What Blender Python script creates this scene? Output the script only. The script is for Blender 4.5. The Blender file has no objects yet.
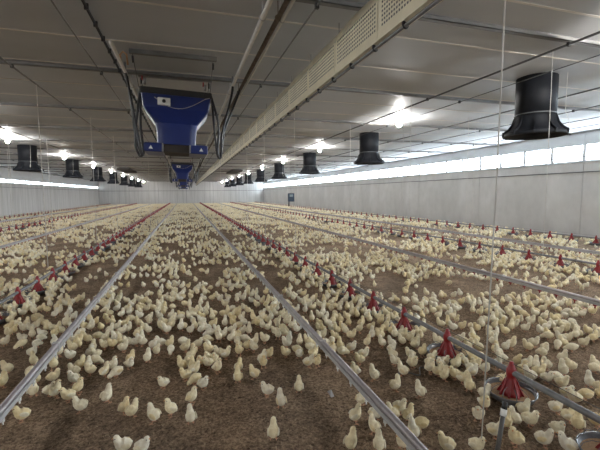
import bpy, math, random
import numpy as np
from mathutils import Vector, Matrix

random.seed(7)
RNG = np.random.default_rng(11)
scn = bpy.context.scene
COL = scn.collection

# ------------------------------------------------------------------ camera
FPX = 370.0
CAM_H = 1.5
pit = math.atan(31.5 / FPX)
yaw = math.atan(115 / FPX * math.cos(pit))
roll = math.radians(0.4)
FW = np.array([math.sin(yaw) * math.cos(pit), math.cos(yaw) * math.cos(pit), -math.sin(pit)])
RT0 = np.array([math.cos(yaw), -math.sin(yaw), 0.0])
UP0 = np.cross(RT0, FW)
RT = math.cos(roll) * RT0 - math.sin(roll) * UP0
UP = math.sin(roll) * RT0 + math.cos(roll) * UP0
CAM = np.array([0.0, 0.0, CAM_H])
cam_data = bpy.data.cameras.new('camera')
cam_data.sensor_width = 36.0
cam_data.lens = 36.0 * FPX / 600.0
cam_data.clip_end = 300
cam_data.clip_start = 0.05
cam = bpy.data.objects.new('camera', cam_data)
COL.objects.link(cam)
M4 = Matrix(((RT[0], UP[0], -FW[0], 0), (RT[1], UP[1], -FW[1], 0), (RT[2], UP[2], -FW[2], CAM_H), (0, 0, 0, 1)))
cam.matrix_world = M4
scn.camera = cam


def floor_at(px, py, z=0.0):
    d = FW + RT * (px - 300) / FPX - UP * (py - 225) / FPX
    t = (z - CAM_H) / d[2]
    return CAM + t * d


# ------------------------------------------------------------------ world and exposure
w = bpy.data.worlds.new('outdoor_sky')
scn.world = w
w.use_nodes = True
w.node_tree.nodes['Background'].inputs[0].default_value = (0.75, 0.86, 1.0, 1)
w.node_tree.nodes['Background'].inputs[1].default_value = 1.0
vs = scn.view_settings
vs.view_transform = 'Standard'
vs.look = 'None'
vs.gamma = 1.0
vs.use_curve_mapping = False
vs.exposure = 1.85
WINDOW_STRENGTH_R = 8.0
WINDOW_STRENGTH_L = 2.6
BULB_STRENGTH = 400.0


# ------------------------------------------------------------------ materials
def mat(name, col, rough=0.6, metal=0.0, var=0.0, scale=8.0, bump=0.0, bscale=60.0, stretch=(1, 1, 1), spec=0.5, col2=None,
        detail=4.0, sheen=0.0):
    m = bpy.data.materials.new(name)
    m.use_nodes = True
    nt = m.node_tree
    b = nt.nodes['Principled BSDF']
    b.inputs['Roughness'].default_value = rough
    b.inputs['Metallic'].default_value = metal
    b.inputs['Specular IOR Level'].default_value = spec
    if sheen:
        b.inputs['Sheen Weight'].default_value = sheen
    tc = nt.nodes.new('ShaderNodeTexCoord')
    if var > 0 or col2:
        mp = nt.nodes.new('ShaderNodeMapping')
        mp.inputs['Scale'].default_value = stretch
        nt.links.new(tc.outputs['Object'], mp.inputs['Vector'])
        n = nt.nodes.new('ShaderNodeTexNoise')
        n.inputs['Scale'].default_value = scale
        n.inputs['Detail'].default_value = detail
        n.inputs['Roughness'].default_value = 0.6
        nt.links.new(mp.outputs['Vector'], n.inputs['Vector'])
        r = nt.nodes.new('ShaderNodeValToRGB')
        r.color_ramp.elements[0].position = 0.3
        r.color_ramp.elements[1].position = 0.7
        c2 = col2 if col2 else tuple(min(1, c * (1 + var)) for c in col)
        c1 = col if col2 else tuple(c * (1 - var) for c in col)
        r.color_ramp.elements[0].color = (*c1, 1)
        r.color_ramp.elements[1].color = (*c2, 1)
        nt.links.new(n.outputs['Fac'], r.inputs['Fac'])
        nt.links.new(r.outputs['Color'], b.inputs['Base Color'])
    else:
        b.inputs['Base Color'].default_value = (*col, 1)
    if bump > 0:
        n2 = nt.nodes.new('ShaderNodeTexNoise')
        n2.inputs['Scale'].default_value = bscale
        n2.inputs['Detail'].default_value = 5.0
        nt.links.new(tc.outputs['Object'], n2.inputs['Vector'])
        bp = nt.nodes.new('ShaderNodeBump')
        bp.inputs['Strength'].default_value = bump
        bp.inputs['Distance'].default_value = 0.02
        nt.links.new(n2.outputs['Fac'], bp.inputs['Height'])
        nt.links.new(bp.outputs['Normal'], b.inputs['Normal'])
    return m


def emat(name, col, strength):
    m = bpy.data.materials.new(name)
    m.use_nodes = True
    b = m.node_tree.nodes['Principled BSDF']
    b.inputs['Base Color'].default_value = (0.8, 0.85, 0.9, 1)
    b.inputs['Roughness'].default_value = 0.3
    b.inputs['Emission Color'].default_value = (*col, 1)
    b.inputs['Emission Strength'].default_value = strength
    return m


def litter_material():
    m = bpy.data.materials.new('brown_litter')
    m.use_nodes = True
    nt = m.node_tree
    L = nt.links
    b = nt.nodes['Principled BSDF']
    b.inputs['Roughness'].default_value = 0.95
    b.inputs['Specular IOR Level'].default_value = 0.15
    tc = nt.nodes.new('ShaderNodeTexCoord')

    def noise(s, d=4.0, rgh=0.6):
        n = nt.nodes.new('ShaderNodeTexNoise')
        n.inputs['Scale'].default_value = s
        n.inputs['Detail'].default_value = d
        n.inputs['Roughness'].default_value = rgh
        L.new(tc.outputs['Object'], n.inputs['Vector'])
        return n

    def ramp(n, p0, c0, p1, c1):
        r = nt.nodes.new('ShaderNodeValToRGB')
        r.color_ramp.elements[0].position = p0
        r.color_ramp.elements[1].position = p1
        r.color_ramp.elements[0].color = (*c0, 1)
        r.color_ramp.elements[1].color = (*c1, 1)
        L.new(n.outputs['Fac'], r.inputs['Fac'])
        return r
    fine = ramp(noise(52, 6, 0.8), 0.37, LITTER_A, 0.66, LITTER_B)
    big = ramp(noise(1.3, 3), 0.35, (0.68, 0.66, 0.65), 0.68, (1.15, 1.12, 1.08))
    mx = nt.nodes.new('ShaderNodeMix')
    mx.data_type = 'RGBA'
    mx.blend_type = 'MULTIPLY'
    mx.inputs[0].default_value = 1.0
    L.new(fine.outputs['Color'], mx.inputs[6])
    L.new(big.outputs['Color'], mx.inputs[7])
    mid = ramp(noise(9, 4), 0.35, (0.72, 0.7, 0.68), 0.65, (1.12, 1.1, 1.08))
    mx2 = nt.nodes.new('ShaderNodeMix')
    mx2.data_type = 'RGBA'
    mx2.blend_type = 'MULTIPLY'
    mx2.inputs[0].default_value = 1.0
    L.new(mx.outputs[2], mx2.inputs[6])
    L.new(mid.outputs['Color'], mx2.inputs[7])
    L.new(mx2.outputs[2], b.inputs['Base Color'])
    bp = nt.nodes.new('ShaderNodeBump')
    bp.inputs['Strength'].default_value = 0.9
    bp.inputs['Distance'].default_value = 0.03
    L.new(noise(40, 6, 0.7).outputs['Fac'], bp.inputs['Height'])
    L.new(bp.outputs['Normal'], b.inputs['Normal'])
    return m


def chick_material():
    m = bpy.data.materials.new('chick_down')
    m.use_nodes = True
    nt = m.node_tree
    L = nt.links
    b = nt.nodes['Principled BSDF']
    b.inputs['Roughness'].default_value = 0.9
    b.inputs['Specular IOR Level'].default_value = 0.15
    b.inputs['Sheen Weight'].default_value = 0.25
    b.inputs['Sheen Roughness'].default_value = 0.5
    oi = nt.nodes.new('ShaderNodeObjectInfo')
    ge = nt.nodes.new('ShaderNodeNewGeometry')
    ad = nt.nodes.new('ShaderNodeMath')
    ad.operation = 'ADD'
    L.new(oi.outputs['Random'], ad.inputs[0])
    L.new(ge.outputs['Random Per Island'], ad.inputs[1])
    fr = nt.nodes.new('ShaderNodeMath')
    fr.operation = 'FRACT'
    L.new(ad.outputs[0], fr.inputs[0])
    r = nt.nodes.new('ShaderNodeValToRGB')
    r.color_ramp.elements[0].color = (0.92, 0.79, 0.48, 1)
    r.color_ramp.elements[1].color = (0.96, 0.92, 0.78, 1)
    e = r.color_ramp.elements.new(0.5)
    e.color = (0.95, 0.87, 0.64, 1)
    L.new(fr.outputs[0], r.inputs['Fac'])
    tc = nt.nodes.new('ShaderNodeTexCoord')
    n = nt.nodes.new('ShaderNodeTexNoise')
    n.inputs['Scale'].default_value = 55
    n.inputs['Detail'].default_value = 3
    L.new(tc.outputs['Object'], n.inputs['Vector'])
    r2 = nt.nodes.new('ShaderNodeValToRGB')
    r2.color_ramp.elements[0].position = 0.35
    r2.color_ramp.elements[1].position = 0.65
    r2.color_ramp.elements[0].color = (0.84, 0.8, 0.74, 1)
    r2.color_ramp.elements[1].color = (1, 1, 1, 1)
    L.new(n.outputs['Fac'], r2.inputs['Fac'])
    mx = nt.nodes.new('ShaderNodeMix')
    mx.data_type = 'RGBA'
    mx.blend_type = 'MULTIPLY'
    mx.inputs[0].default_value = 1.0
    L.new(r.outputs['Color'], mx.inputs[6])
    L.new(r2.outputs['Color'], mx.inputs[7])
    L.new(mx.outputs[2], b.inputs['Base Color'])
    n3 = nt.nodes.new('ShaderNodeTexNoise')
    n3.inputs['Scale'].default_value = 260
    L.new(tc.outputs['Object'], n3.inputs['Vector'])
    bp = nt.nodes.new('ShaderNodeBump')
    bp.inputs['Strength'].default_value = 0.5
    bp.inputs['Distance'].default_value = 0.004
    L.new(n3.outputs['Fac'], bp.inputs['Height'])
    L.new(bp.outputs['Normal'], b.inputs['Normal'])
    return m


LITTER_A = (0.088, 0.060, 0.040)
LITTER_B = (0.60, 0.455, 0.325)
MT = {
    'litter': litter_material(),
    'shaving': mat('wood_shaving', (0.20, 0.13, 0.08), 0.9, col2=(0.50, 0.39, 0.27), scale=30, spec=0.1),
    'concrete': mat('concrete_panel', (0.50, 0.49, 0.475), 0.8, col2=(0.64, 0.63, 0.615), scale=1.2, stretch=(1, 1.0, 0.6), bump=0.15, bscale=30),
    'concrete_left': mat('streaked_concrete_panel', (0.44, 0.435, 0.42), 0.8, col2=(0.62, 0.61, 0.60), scale=3.0, stretch=(1.5, 1.5, 0.08), bump=0.1),
    'backing': mat('joint_dark', (0.16, 0.16, 0.16), 0.9, var=0.2),
    'upper': mat('pale_upper_panel', (0.60, 0.63, 0.66), 0.6, var=0.05, scale=2),
    'ceil': mat('ceiling_panel', (0.49, 0.505, 0.52), 0.56, var=0.06, scale=0.8, stretch=(0.4, 1.5, 1), spec=0.22),
    'joint': mat('pale_joint', (0.68, 0.64, 0.58), 0.45, var=0.05),
    'rail': mat('galvanised_rail', (0.20, 0.195, 0.19), 0.45, 0.4, var=0.15, scale=6),
    'steel': mat('galvanised_steel', (0.25, 0.25, 0.26), 0.42, 0.65, var=0.15, scale=20),
    'alu': mat('aluminium_pipe', (0.42, 0.39, 0.40), 0.42, 0.55, var=0.15, scale=14),
    'pvc': mat('grey_pvc', (0.42, 0.41, 0.41), 0.5, var=0.1),
    'white_pipe': mat('white_pipe', (0.72, 0.71, 0.67), 0.35, 0.1, var=0.08, scale=10),
    'brown_pipe': mat('brown_rust_shade_pipe', (0.15, 0.12, 0.095), 0.6, 0.2, var=0.3, scale=15),  # the brown holds the pipe's shadow side along with rust
    'copper': mat('copper_elbow', (0.42, 0.25, 0.14), 0.4, 0.6, var=0.2),
    'black': mat('black_plastic', (0.018, 0.018, 0.020), 0.45, var=0.2),
    'hose': mat('black_rubber_hose', (0.022, 0.022, 0.024), 0.38, var=0.2),
    'fan': mat('charcoal_fan_plastic', (0.013, 0.015, 0.020), 0.6, var=0.25, scale=5, spec=0.3),
    'wire': mat('pale_cord', (0.62, 0.60, 0.56), 0.6, var=0.1),
    'dwire': mat('dark_wire', (0.10, 0.10, 0.10), 0.5, var=0.1),
    'blue': mat('blue_powder_coat', (0.005, 0.019, 0.13), 0.33, var=0.12, scale=4),
    'white': mat('white_plastic', (0.80, 0.80, 0.77), 0.4, var=0.04),
    'cream': mat('cream_enamel', (0.86, 0.80, 0.62), 0.5, var=0.08, scale=5),
    'red': mat('red_plastic', (0.28, 0.012, 0.016), 0.4, var=0.2, scale=12),
    'pan': mat('grey_pan_plastic', (0.10, 0.10, 0.11), 0.35, var=0.25, scale=10),
    'rim': mat('pale_grey_rim', (0.34, 0.36, 0.38), 0.25, 0.5, var=0.1),
    'feed': mat('feed_crumbs', (0.25, 0.15, 0.08), 0.95, col2=(0.45, 0.30, 0.17), scale=120),
    'chick': chick_material(),
    'beak': mat('orange_beak', (0.70, 0.38, 0.17), 0.5, var=0.1),
    'legs': mat('pink_orange_leg', (0.66, 0.38, 0.24), 0.6, var=0.1),
    'eye': mat('black_eye', (0.01, 0.01, 0.01), 0.15),
    'navy': mat('navy_box', (0.015, 0.035, 0.075), 0.35, var=0.15),
    'dark_tube': mat('dark_grey_tube', (0.12, 0.115, 0.11), 0.45, var=0.15),
    'screen': mat('grey_display', (0.22, 0.27, 0.30), 0.2, var=0.1),
    'dark_inlet': mat('dark_brown_inlet', (0.035, 0.028, 0.024), 0.7, var=0.2),
    'frame': mat('window_frame_pvc', (0.62, 0.64, 0.66), 0.5, var=0.04),
    'pane_r': emat('daylit_pane', (0.78, 0.90, 1.0), WINDOW_STRENGTH_R),
    'pane_l': emat('daylit_inlet_pane', (0.84, 0.94, 1.0), WINDOW_STRENGTH_L),
    'bulb': emat('lit_bulb', (1.0, 0.97, 0.93), BULB_STRENGTH),
}


# ------------------------------------------------------------------ mesh builder
class MB:
    def __init__(s):
        s.v = []
        s.f = []
        s.m = []
        s.sm = []

    def add(s, verts, faces, mi=0, smooth=False):
        o = len(s.v)
        s.v += [tuple(p) for p in verts]
        for f in faces:
            s.f.append(tuple(i + o for i in f))
            s.m.append(mi)
            s.sm.append(smooth)
        return s

    def box(s, a, b, mi=0):
        x0, y0, z0 = a
        x1, y1, z1 = b
        v = [(x0, y0, z0), (x1, y0, z0), (x1, y1, z0), (x0, y1, z0), (x0, y0, z1), (x1, y0, z1), (x1, y1, z1), (x0, y1, z1)]
        return s.add(v, [(0, 3, 2, 1), (4, 5, 6, 7), (0, 1, 5, 4), (1, 2, 6, 5), (2, 3, 7, 6), (3, 0, 4, 7)], mi)

    def bevel_box(s, a, b, c, mi=0):
        # box with chamfered vertical edges and top/bottom edges
        x0, y0, z0 = a
        x1, y1, z1 = b
        rings = []
        for z, k in ((z0, c), (z0 + c, 0), (z1 - c, 0), (z1, c)):
            X0, X1, Y0, Y1 = x0 + k, x1 - k, y0 + k, y1 - k
            rings.append([(X0 + c, Y0, z), (X1 - c, Y0, z), (X1, Y0 + c, z), (X1, Y1 - c, z), (X1 - c, Y1, z), (X0 + c, Y1, z), (X0, Y1 - c, z), (X0, Y0 + c, z)])
        return s.rings(rings, mi=mi, caps=True)

    def rings(s, rings, mi=0, caps=True, smooth=False, closed=True):
        n = len(rings[0])
        v = [p for r in rings for p in r]
        f = []
        for i in range(len(rings) - 1):
            for j in range(n if closed else n - 1):
                k = (j + 1) % n
                f.append((i * n + j, i * n + k, (i + 1) * n + k, (i + 1) * n + j))
        if caps:
            f.append(tuple(range(n - 1, -1, -1)))
            f.append(tuple((len(rings) - 1) * n + j for j in range(n)))
        return s.add(v, f, mi, smooth)

    def tube(s, pts, r, n=8, mi=0, smooth=True, caps=True, sy=1.0):
        pts = [Vector(p) for p in pts]
        rs = r if isinstance(r, (list, tuple)) else [r] * len(pts)
        ref = Vector((0, 0, 1))
        d0 = (pts[-1] - pts[0])
        if d0.length < 1e-6 or abs(d0.normalized().z) > 0.9:
            ref = Vector((0, 1, 0))
        R = []
        for i, p in enumerate(pts):
            if i == 0:
                t = pts[1] - p
            elif i == len(pts) - 1:
                t = p - pts[i - 1]
            else:
                t = (pts[i + 1] - p).normalized() + (p - pts[i - 1]).normalized()
            t.normalize()
            a = t.cross(ref)
            if a.length < 1e-3:
                a = t.cross(Vector((1, 0, 0)))
            a.normalize()
            b = a.cross(t)
            R.append([tuple(p + a * rs[i] * math.cos(2 * math.pi * k / n) + b * rs[i] * sy * math.sin(2 * math.pi * k / n)) for k in range(n)])
        return s.rings(R, mi, caps, smooth)

    def lathe(s, prof, n=24, c=(0, 0, 0), mi=0, smooth=True, caps=False):
        R = [[(c[0] + r * math.cos(2 * math.pi * k / n), c[1] + r * math.sin(2 * math.pi * k / n), c[2] + z) for k in range(n)] for r, z in prof]
        return s.rings(R, mi, caps, smooth)

    def torus(s, R, r, z, n=28, m=6, mi=0, c=(0, 0)):
        P = []
        for i in range(n + 1):
            a = 2 * math.pi * i / n
            P.append([(c[0] + (R + r * math.cos(2 * math.pi * k / m)) * math.cos(a), c[1] + (R + r * math.cos(2 * math.pi * k / m)) * math.sin(a), z + r * math.sin(2 * math.pi * k / m)) for k in range(m)])
        return s.rings(P, mi, False, True)

    def ball(s, c, r, n=8, m=6, mi=0, sc=(1, 1, 1)):
        R = []
        for i in range(m + 1):
            t = math.pi * i / m
            rr = max(math.sin(t), 0.02)
            R.append([(c[0] + r * sc[0] * rr * math.cos(2 * math.pi * k / n), c[1] + r * sc[1] * rr * math.sin(2 * math.pi * k / n), c[2] - r * sc[2] * math.cos(t)) for k in range(n)])
        return s.rings(R, mi, True, True)

    def mesh(s, name, mats):
        me = bpy.data.meshes.new(name)
        me.from_pydata(s.v, [], s.f)
        for m_ in (mats if isinstance(mats, (list, tuple)) else [mats]):
            me.materials.append(MT[m_])
        if any(s.m):
            me.polygons.foreach_set('material_index', s.m)
        me.polygons.foreach_set('use_smooth', s.sm)
        me.update()
        return me

    def build(s, name, mats, parent=None, loc=None):
        return link(name, s.mesh(name, mats), parent, loc)


def link(name, me, parent=None, loc=None, rz=0.0):
    o = bpy.data.objects.new(name, me)
    COL.objects.link(o)
    if parent:
        o.parent = parent
    if loc is not None:
        o.location = loc
    if rz:
        o.rotation_euler = (0, 0, rz)
    return o


def tag(o, label, cat, group=None):
    o['label'] = label
    o['category'] = cat
    if group:
        o['group'] = group
    return o


def structure(o, label=None, cat=None):
    o['kind'] = 'structure'
    if label:
        o['label'] = label
    if cat:
        o['category'] = cat
    return o


def empty(name, loc=(0, 0, 0), rz=0.0):
    return link(name, None, None, loc, rz)


ONES = ['zeroth', 'first', 'second', 'third', 'fourth', 'fifth', 'sixth', 'seventh', 'eighth', 'ninth', 'tenth', 'eleventh', 'twelfth',
        'thirteenth', 'fourteenth', 'fifteenth', 'sixteenth', 'seventeenth', 'eighteenth', 'nineteenth']
TENS = {20: 'twent', 30: 'thirt', 40: 'fort', 50: 'fift', 60: 'sixt', 70: 'sevent', 80: 'eight', 90: 'ninet'}


def ordinal(n):
    if n < 20:
        return ONES[n]
    if n < 100:
        t, u = n // 10 * 10, n % 10
        return TENS[t] + ('ieth' if u == 0 else 'y-' + ONES[u])
    if n == 100:
        return 'hundredth'
    return 'hundred-and-' + ordinal(n - 100)


# ------------------------------------------------------------------ setting
XL, XR, YB, YF, ZC = -12.3, 12.8, -10.0, 62.0, 3.5

# floor with gently uneven litter
xs = np.concatenate([np.arange(XL - .1, -4, .4), np.arange(-4, 5, .08), np.arange(5, XR, .4), [XR + .1]])
ys = np.concatenate([np.arange(YB - .1, 0.6, .6), np.arange(0.6, 9, .08), np.arange(9, YF + .5, .6)])
GX, GY = np.meshgrid(xs, ys)


def vnoise(x, y, s, seed):
    g = np.random.default_rng(seed).random((256, 256))
    u, v = x / s + 500.5, y / s + 500.5
    i, j = np.floor(u).astype(int), np.floor(v).astype(int)
    a, b = u - i, v - j
    a = a * a * (3 - 2 * a)
    b = b * b * (3 - 2 * b)
    i0, j0, i1, j1 = i % 256, j % 256, (i + 1) % 256, (j + 1) % 256
    return (g[i0, j0] * (1 - a) + g[i1, j0] * a) * (1 - b) + (g[i0, j1] * (1 - a) + g[i1, j1] * a) * b


GZ = (vnoise(GX, GY, .5, 1) - 1) * .010 + (vnoise(GX, GY, .17, 2) - 1) * .008
nx, ny = len(xs), len(ys)
fv = np.stack([GX, GY, GZ], -1).reshape(-1, 3)
idx = np.arange(nx * ny).reshape(ny, nx)
ff = np.stack([idx[:-1, :-1], idx[:-1, 1:], idx[1:, 1:], idx[1:, :-1]], -1).reshape(-1, 4)
me = bpy.data.meshes.new('floor')
me.from_pydata(fv.tolist(), [], ff.tolist())
me.polygons.foreach_set('use_smooth', [True] * len(ff))
me.materials.append(MT['litter'])
structure(link('floor', me), 'brown crumbly litter floor of the poultry house', 'floor')

# ceiling: backing slab, transverse panels, pale joints
cb = MB().box((XL - .3, YB - .3, ZC + .03), (XR + .3, YF + .3, ZC + .15)).build('ceiling', 'backing')
structure(cb, 'flat grey panelled ceiling', 'ceiling')
PW = 1.127
pm = MB().bevel_box((XL, -PW / 2 + .006, ZC), (XR, PW / 2 - .006, ZC + .032), .004).mesh('panel', 'ceil')
jm = MB().box((XL, -.016, ZC - .006), (XR, .016, ZC + .002)).mesh('joint_strip', 'joint')
k0 = int((YB - 3.22) / PW) - 1
for k in range(k0, 60):
    y = 3.22 + PW * k
    if y - .5 > YF:
        break
    if YB < y < YF:
        link('joint_strip', jm, cb, (0, y, 0))
    if y + PW > YB and y < YF:
        link('panel', pm, cb, (0, y + PW / 2, 0))
n = 1
y = 3.75 - 2.96 * 4
while y < YF:
    t = MB().box((XL, -.035, ZC - .05), (XR, .035, ZC - .042)).box((XL, -.035, ZC - .05), (XR, -.029, ZC)).box((XL, .029, ZC - .05), (XR, .035, ZC)).build('trim_%d' % n, 'rail', None, (0, y, 0))
    structure(t, 'grey galvanised rail across the ceiling, ' + (ordinal(n - 4) + ' ahead of the camera' if n > 4 else 'behind the view, ' + ordinal(n) + ' from the rear'), 'rail')
    y += 2.96
    n += 1


# side walls
def side_wall(name, x, sgn, zw0, zw1, mat_low, pane, label, wn):
    # sgn +1: inner face looks towards -x (right wall)
    o = 0.12 * sgn

    def bx(mb, xa, xb, y0, y1, z0, z1, mi=0):
        return mb.box((min(xa, xb), y0, z0), (max(xa, xb), y1, z1), mi)
    wb = MB()
    bx(wb, x + o * .9, x + o * 2.2, YB, YF + .2, -.1, zw0)
    bx(wb, x + o * .9, x + o * 2.2, YB, YF + .2, zw1, ZC + .1)
    wall = structure(wb.build(name, 'backing'), label, 'wall')
    seg = 4.58
    y = 9.15 - 5 * seg
    low = MB()
    bx(low, x, x + o * .9, .008, seg - .008, -.05, zw0 - .06)
    lowm = low.mesh('panel', mat_low)
    up = MB()
    bx(up, x + o * .1, x + o * .9, .004, seg - .004, zw1 + .03, ZC)
    upm = up.mesh('upper_panel', 'upper')
    sl = MB()
    bx(sl, x - o * .25, x + o * .9, 0, seg, zw0 - .055, zw0 - .015)
    slm = sl.mesh('sill', 'upper')
    fr = MB()
    pw = seg / 4
    for a in (0.0, pw - .06):
        bx(fr, x + o * .05, x + o * .85, a, a + .06, zw0 - .02, zw1 + .03)
    bx(fr, x + o * .05, x + o * .85, .035, pw - .035, zw0 - .02, zw0 + .02)
    bx(fr, x + o * .05, x + o * .85, .035, pw - .035, zw1 - .01, zw1 + .03)
    frm = fr.mesh('window_frame', 'frame')
    pn = MB()
    bx(pn, x + o * .45, x + o * .55, .035, pw - .035, zw0 + .02, zw1 - .01)
    pnm = pn.mesh('pane', pane)
    start_, first_, yvis = wn, None, (7.9 if sgn > 0 else 29.8)
    while y < YF - .1:
        sc = min(1.0, (YF - y) / seg)
        for nm, mm in (('panel', lowm), ('upper_panel', upm), ('sill', slm)):
            ob = link(nm, mm, wall, (0, y, 0))
            ob.scale.y = sc
        for q in range(4):
            yy = y + q * pw
            if yy + pw <= YF + .05 and yy > YB - 1:
                if first_ is None and yy >= yvis:
                    first_ = wn
                wi = structure(link('window_%d' % wn, frm, None, (0, yy, 0)), 'daylit window high in the %s wall, %s' % (name.split('_')[1], (ordinal(wn - first_ + 1) + ' from the near end in view') if yy >= yvis else (ordinal(wn - start_ + 1) + ' from the rear, outside the view')), 'window')
                link('pane', pnm, wi)
                wn += 1
        y += seg
    return wall


wall_right = side_wall('wall_right', XR, 1, 2.53, 3.06, 'concrete', 'pane_r', 'grey concrete panel wall with a bright window band', 1)
wall_left = side_wall('wall_left', XL, -1, 2.43, 2.68, 'concrete_left', 'pane_l', 'grey streaked panel wall with a thin bright inlet band', 101)


def end_wall(name, y, sgn, label):
    o = .12 * sgn
    wall = structure(MB().box((XL - .3, min(y + o * .9, y + o * 2), -.1), (XR + .3, max(y + o * .9, y + o * 2), ZC + .1)).build(name, 'backing'), label, 'wall')
    n = 6
    wd = (XR - XL) / n
    a, b = min(y, y + o * .9), max(y, y + o * .9)
    lo = MB().box((.012, a, -.05), (wd - .012, b, 2.04)).mesh('panel', 'concrete_left')
    hi = MB().box((.012, a, 2.07), (wd - .012, b, ZC)).mesh('upper_panel', 'concrete_left')
    for k in range(n):
        link('panel', lo, wall, (XL + k * wd, 0, 0))
        link('upper_panel', hi, wall, (XL + k * wd, 0, 0))
    link('rail', MB().box((XL, y - .03 if sgn > 0 else y, 2.03), (XR, y if sgn > 0 else y + .03, 2.09)).mesh('rail', 'rail'), wall)
    return wall


end_wall('wall_back', YF, 1, 'far grey end wall with vertical streaks')
end_wall('wall_front', YB, -1, 'grey end wall behind the camera')

# ------------------------------------------------------------------ long services on walls and ceiling
RODS = [(-1.2, .010, 'rail', 'thin grey lifting rod left of the blue heaters, just under the ceiling'),
        (-2.4, .014, 'rail', 'grey lifting rod under the ceiling, above the left feeder line'),
        (1.36, .011, 'rail', 'thin grey rod between the brown pipe and the cream duct'),
        (4.86, .016, 'dwire', 'dark thick lifting rod right of the cream duct'),
        (5.66, .008, 'dwire', 'thin dark cable running beside the right row of fans'),
        (7.43, .016, 'dwire', 'dark rod right of the right row of fans'),
        (8.95, .011, 'dwire', 'second dark rod right of the right fan row'),
        (10.3, .011, 'dwire', 'third dark rod right of the right fan row'),
        (11.4, .011, 'dwire', 'dark rod closest to the right window band'),
        (-4.9, .013, 'dwire', 'dark lifting rod beside the left row of lamps'),
        (-7.4, .014, 'dwire', 'dark rod left of the left fan row'),
        (-9.0, .011, 'dwire', 'second dark rod left of the left fan row'),
        (-11.2, .011, 'dwire', 'dark rod closest to the left inlet band')]
clipm = MB().box((-.02, -.018, 3.395), (.02, .018, 3.448)).mesh('clip', 'black')
for x, r, m_, lab in RODS:
    e = empty('lifting_rod', (x, YB, 0))
    tag(e, lab, 'rod', 'long rods under the ceiling')
    MB().tube([(0, 0, 3.42), (0, YF - YB, 3.42)], r, 6).build('rod', m_, e)
    y = 3.75 - 2.96 * 4
    while y < YF - 1:
        link('clip', clipm, e, (0, y - YB, 0))
        y += 2.96

# black pipe with clips left of the heaters
e = tag(empty('black_pipe', (-.92, 2, 0)), 'black clipped pipe along the ceiling left of the blue heaters', 'pipe')
MB().tube([(0, 0, 3.455), (0, 59.9, 3.455)], .017, 8).build('pipe', 'black', e)
cm = MB().box((-.022, -.012, 3.43), (.022, .012, 3.492)).mesh('clip', 'black')
for k in range(40):
    link('clip', cm, e, (0, 2.1 + k * .42, 0))


def run_pipe(name, x, z, r, m_, lab, y0=YB + .1, y1=YF - .05, clips='pvc', every=2.96):
    e = tag(empty(name, (x, y0, z)), lab, 'pipe')
    MB().tube([(0, 0, 0), (0, y1 - y0, 0)], r, 12).build('pipe', m_, e)
    c_ = MB().torus(r + .004, .007, 0, 12, 5)
    cl = MB()
    cl.add([(p[0], p[2], p[1]) for p in c_.v], c_.f, 0, True)
    cl.tube([(0, 0, r), (0, 0, ZC - z - .009)], .006, 6)
    clm = cl.mesh('pipe_clip', clips)
    y = 3.9 - 2.96 * 4 - y0
    while y < y1 - y0:
        if y > 0:
            link('pipe_clip', clm, e, (0, y, 0))
        y += every
    return e


run_pipe('heating_pipe', .82, 3.3, .025, 'white_pipe', 'pale grey heating pipe right of the blue heaters')
run_pipe('heating_pipe', .985, 3.32, .026, 'brown_pipe', 'brown heating pipe beside the pale heating pipe', clips='brown_pipe')
run_pipe('highlight_tube', 1.028, 3.298, .017, 'white_pipe', 'white highlight edge of the brown heating pipe, added as a thin tube')  # white tube put in as the bright highlight along the brown pipe's edge
e = run_pipe('heating_pipe', -.78, 3.3, .024, 'white_pipe', 'short-ended pale heating pipe left of the blue heaters', y0=5.0)
MB().tube([(0, .75, .02), (0, .70, .10), (.04, .66, .13), (.08, .70, .11), (.08, .78, .0)], .014, 8).build('copper_elbow', 'copper', e)

# wall rails
for x, z, lab in ((XR - .03, 2.15, 'thin dark pipe along the right wall below the windows'), (XL + .03, 2.1, 'thin dark pipe along the left wall below the inlets')):
    tag(MB().tube([(x, YB, z), (x, YF, z)], .016, 6).build('wall_pipe', 'dwire'), lab, 'pipe')
tag(MB().tube([(XR - .06, YB, 2.66), (XR - .06, YF, 2.66)], .009, 6).build('pull_cable', 'dwire'), 'thin pull cable stretched along the right windows', 'cable')
tag(MB().tube([(XL + .06, YB, 2.5), (XL + .06, YF, 2.5)], .009, 6).build('pull_cable', 'dwire'), 'thin pull cable stretched along the left inlets', 'cable')

# ------------------------------------------------------------------ cream perforated duct
duct = tag(empty('perforated_duct', (1.75, YB + .2, 0)), 'long cream perforated duct hanging under the ceiling', 'duct')
PL = 1.02


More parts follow.
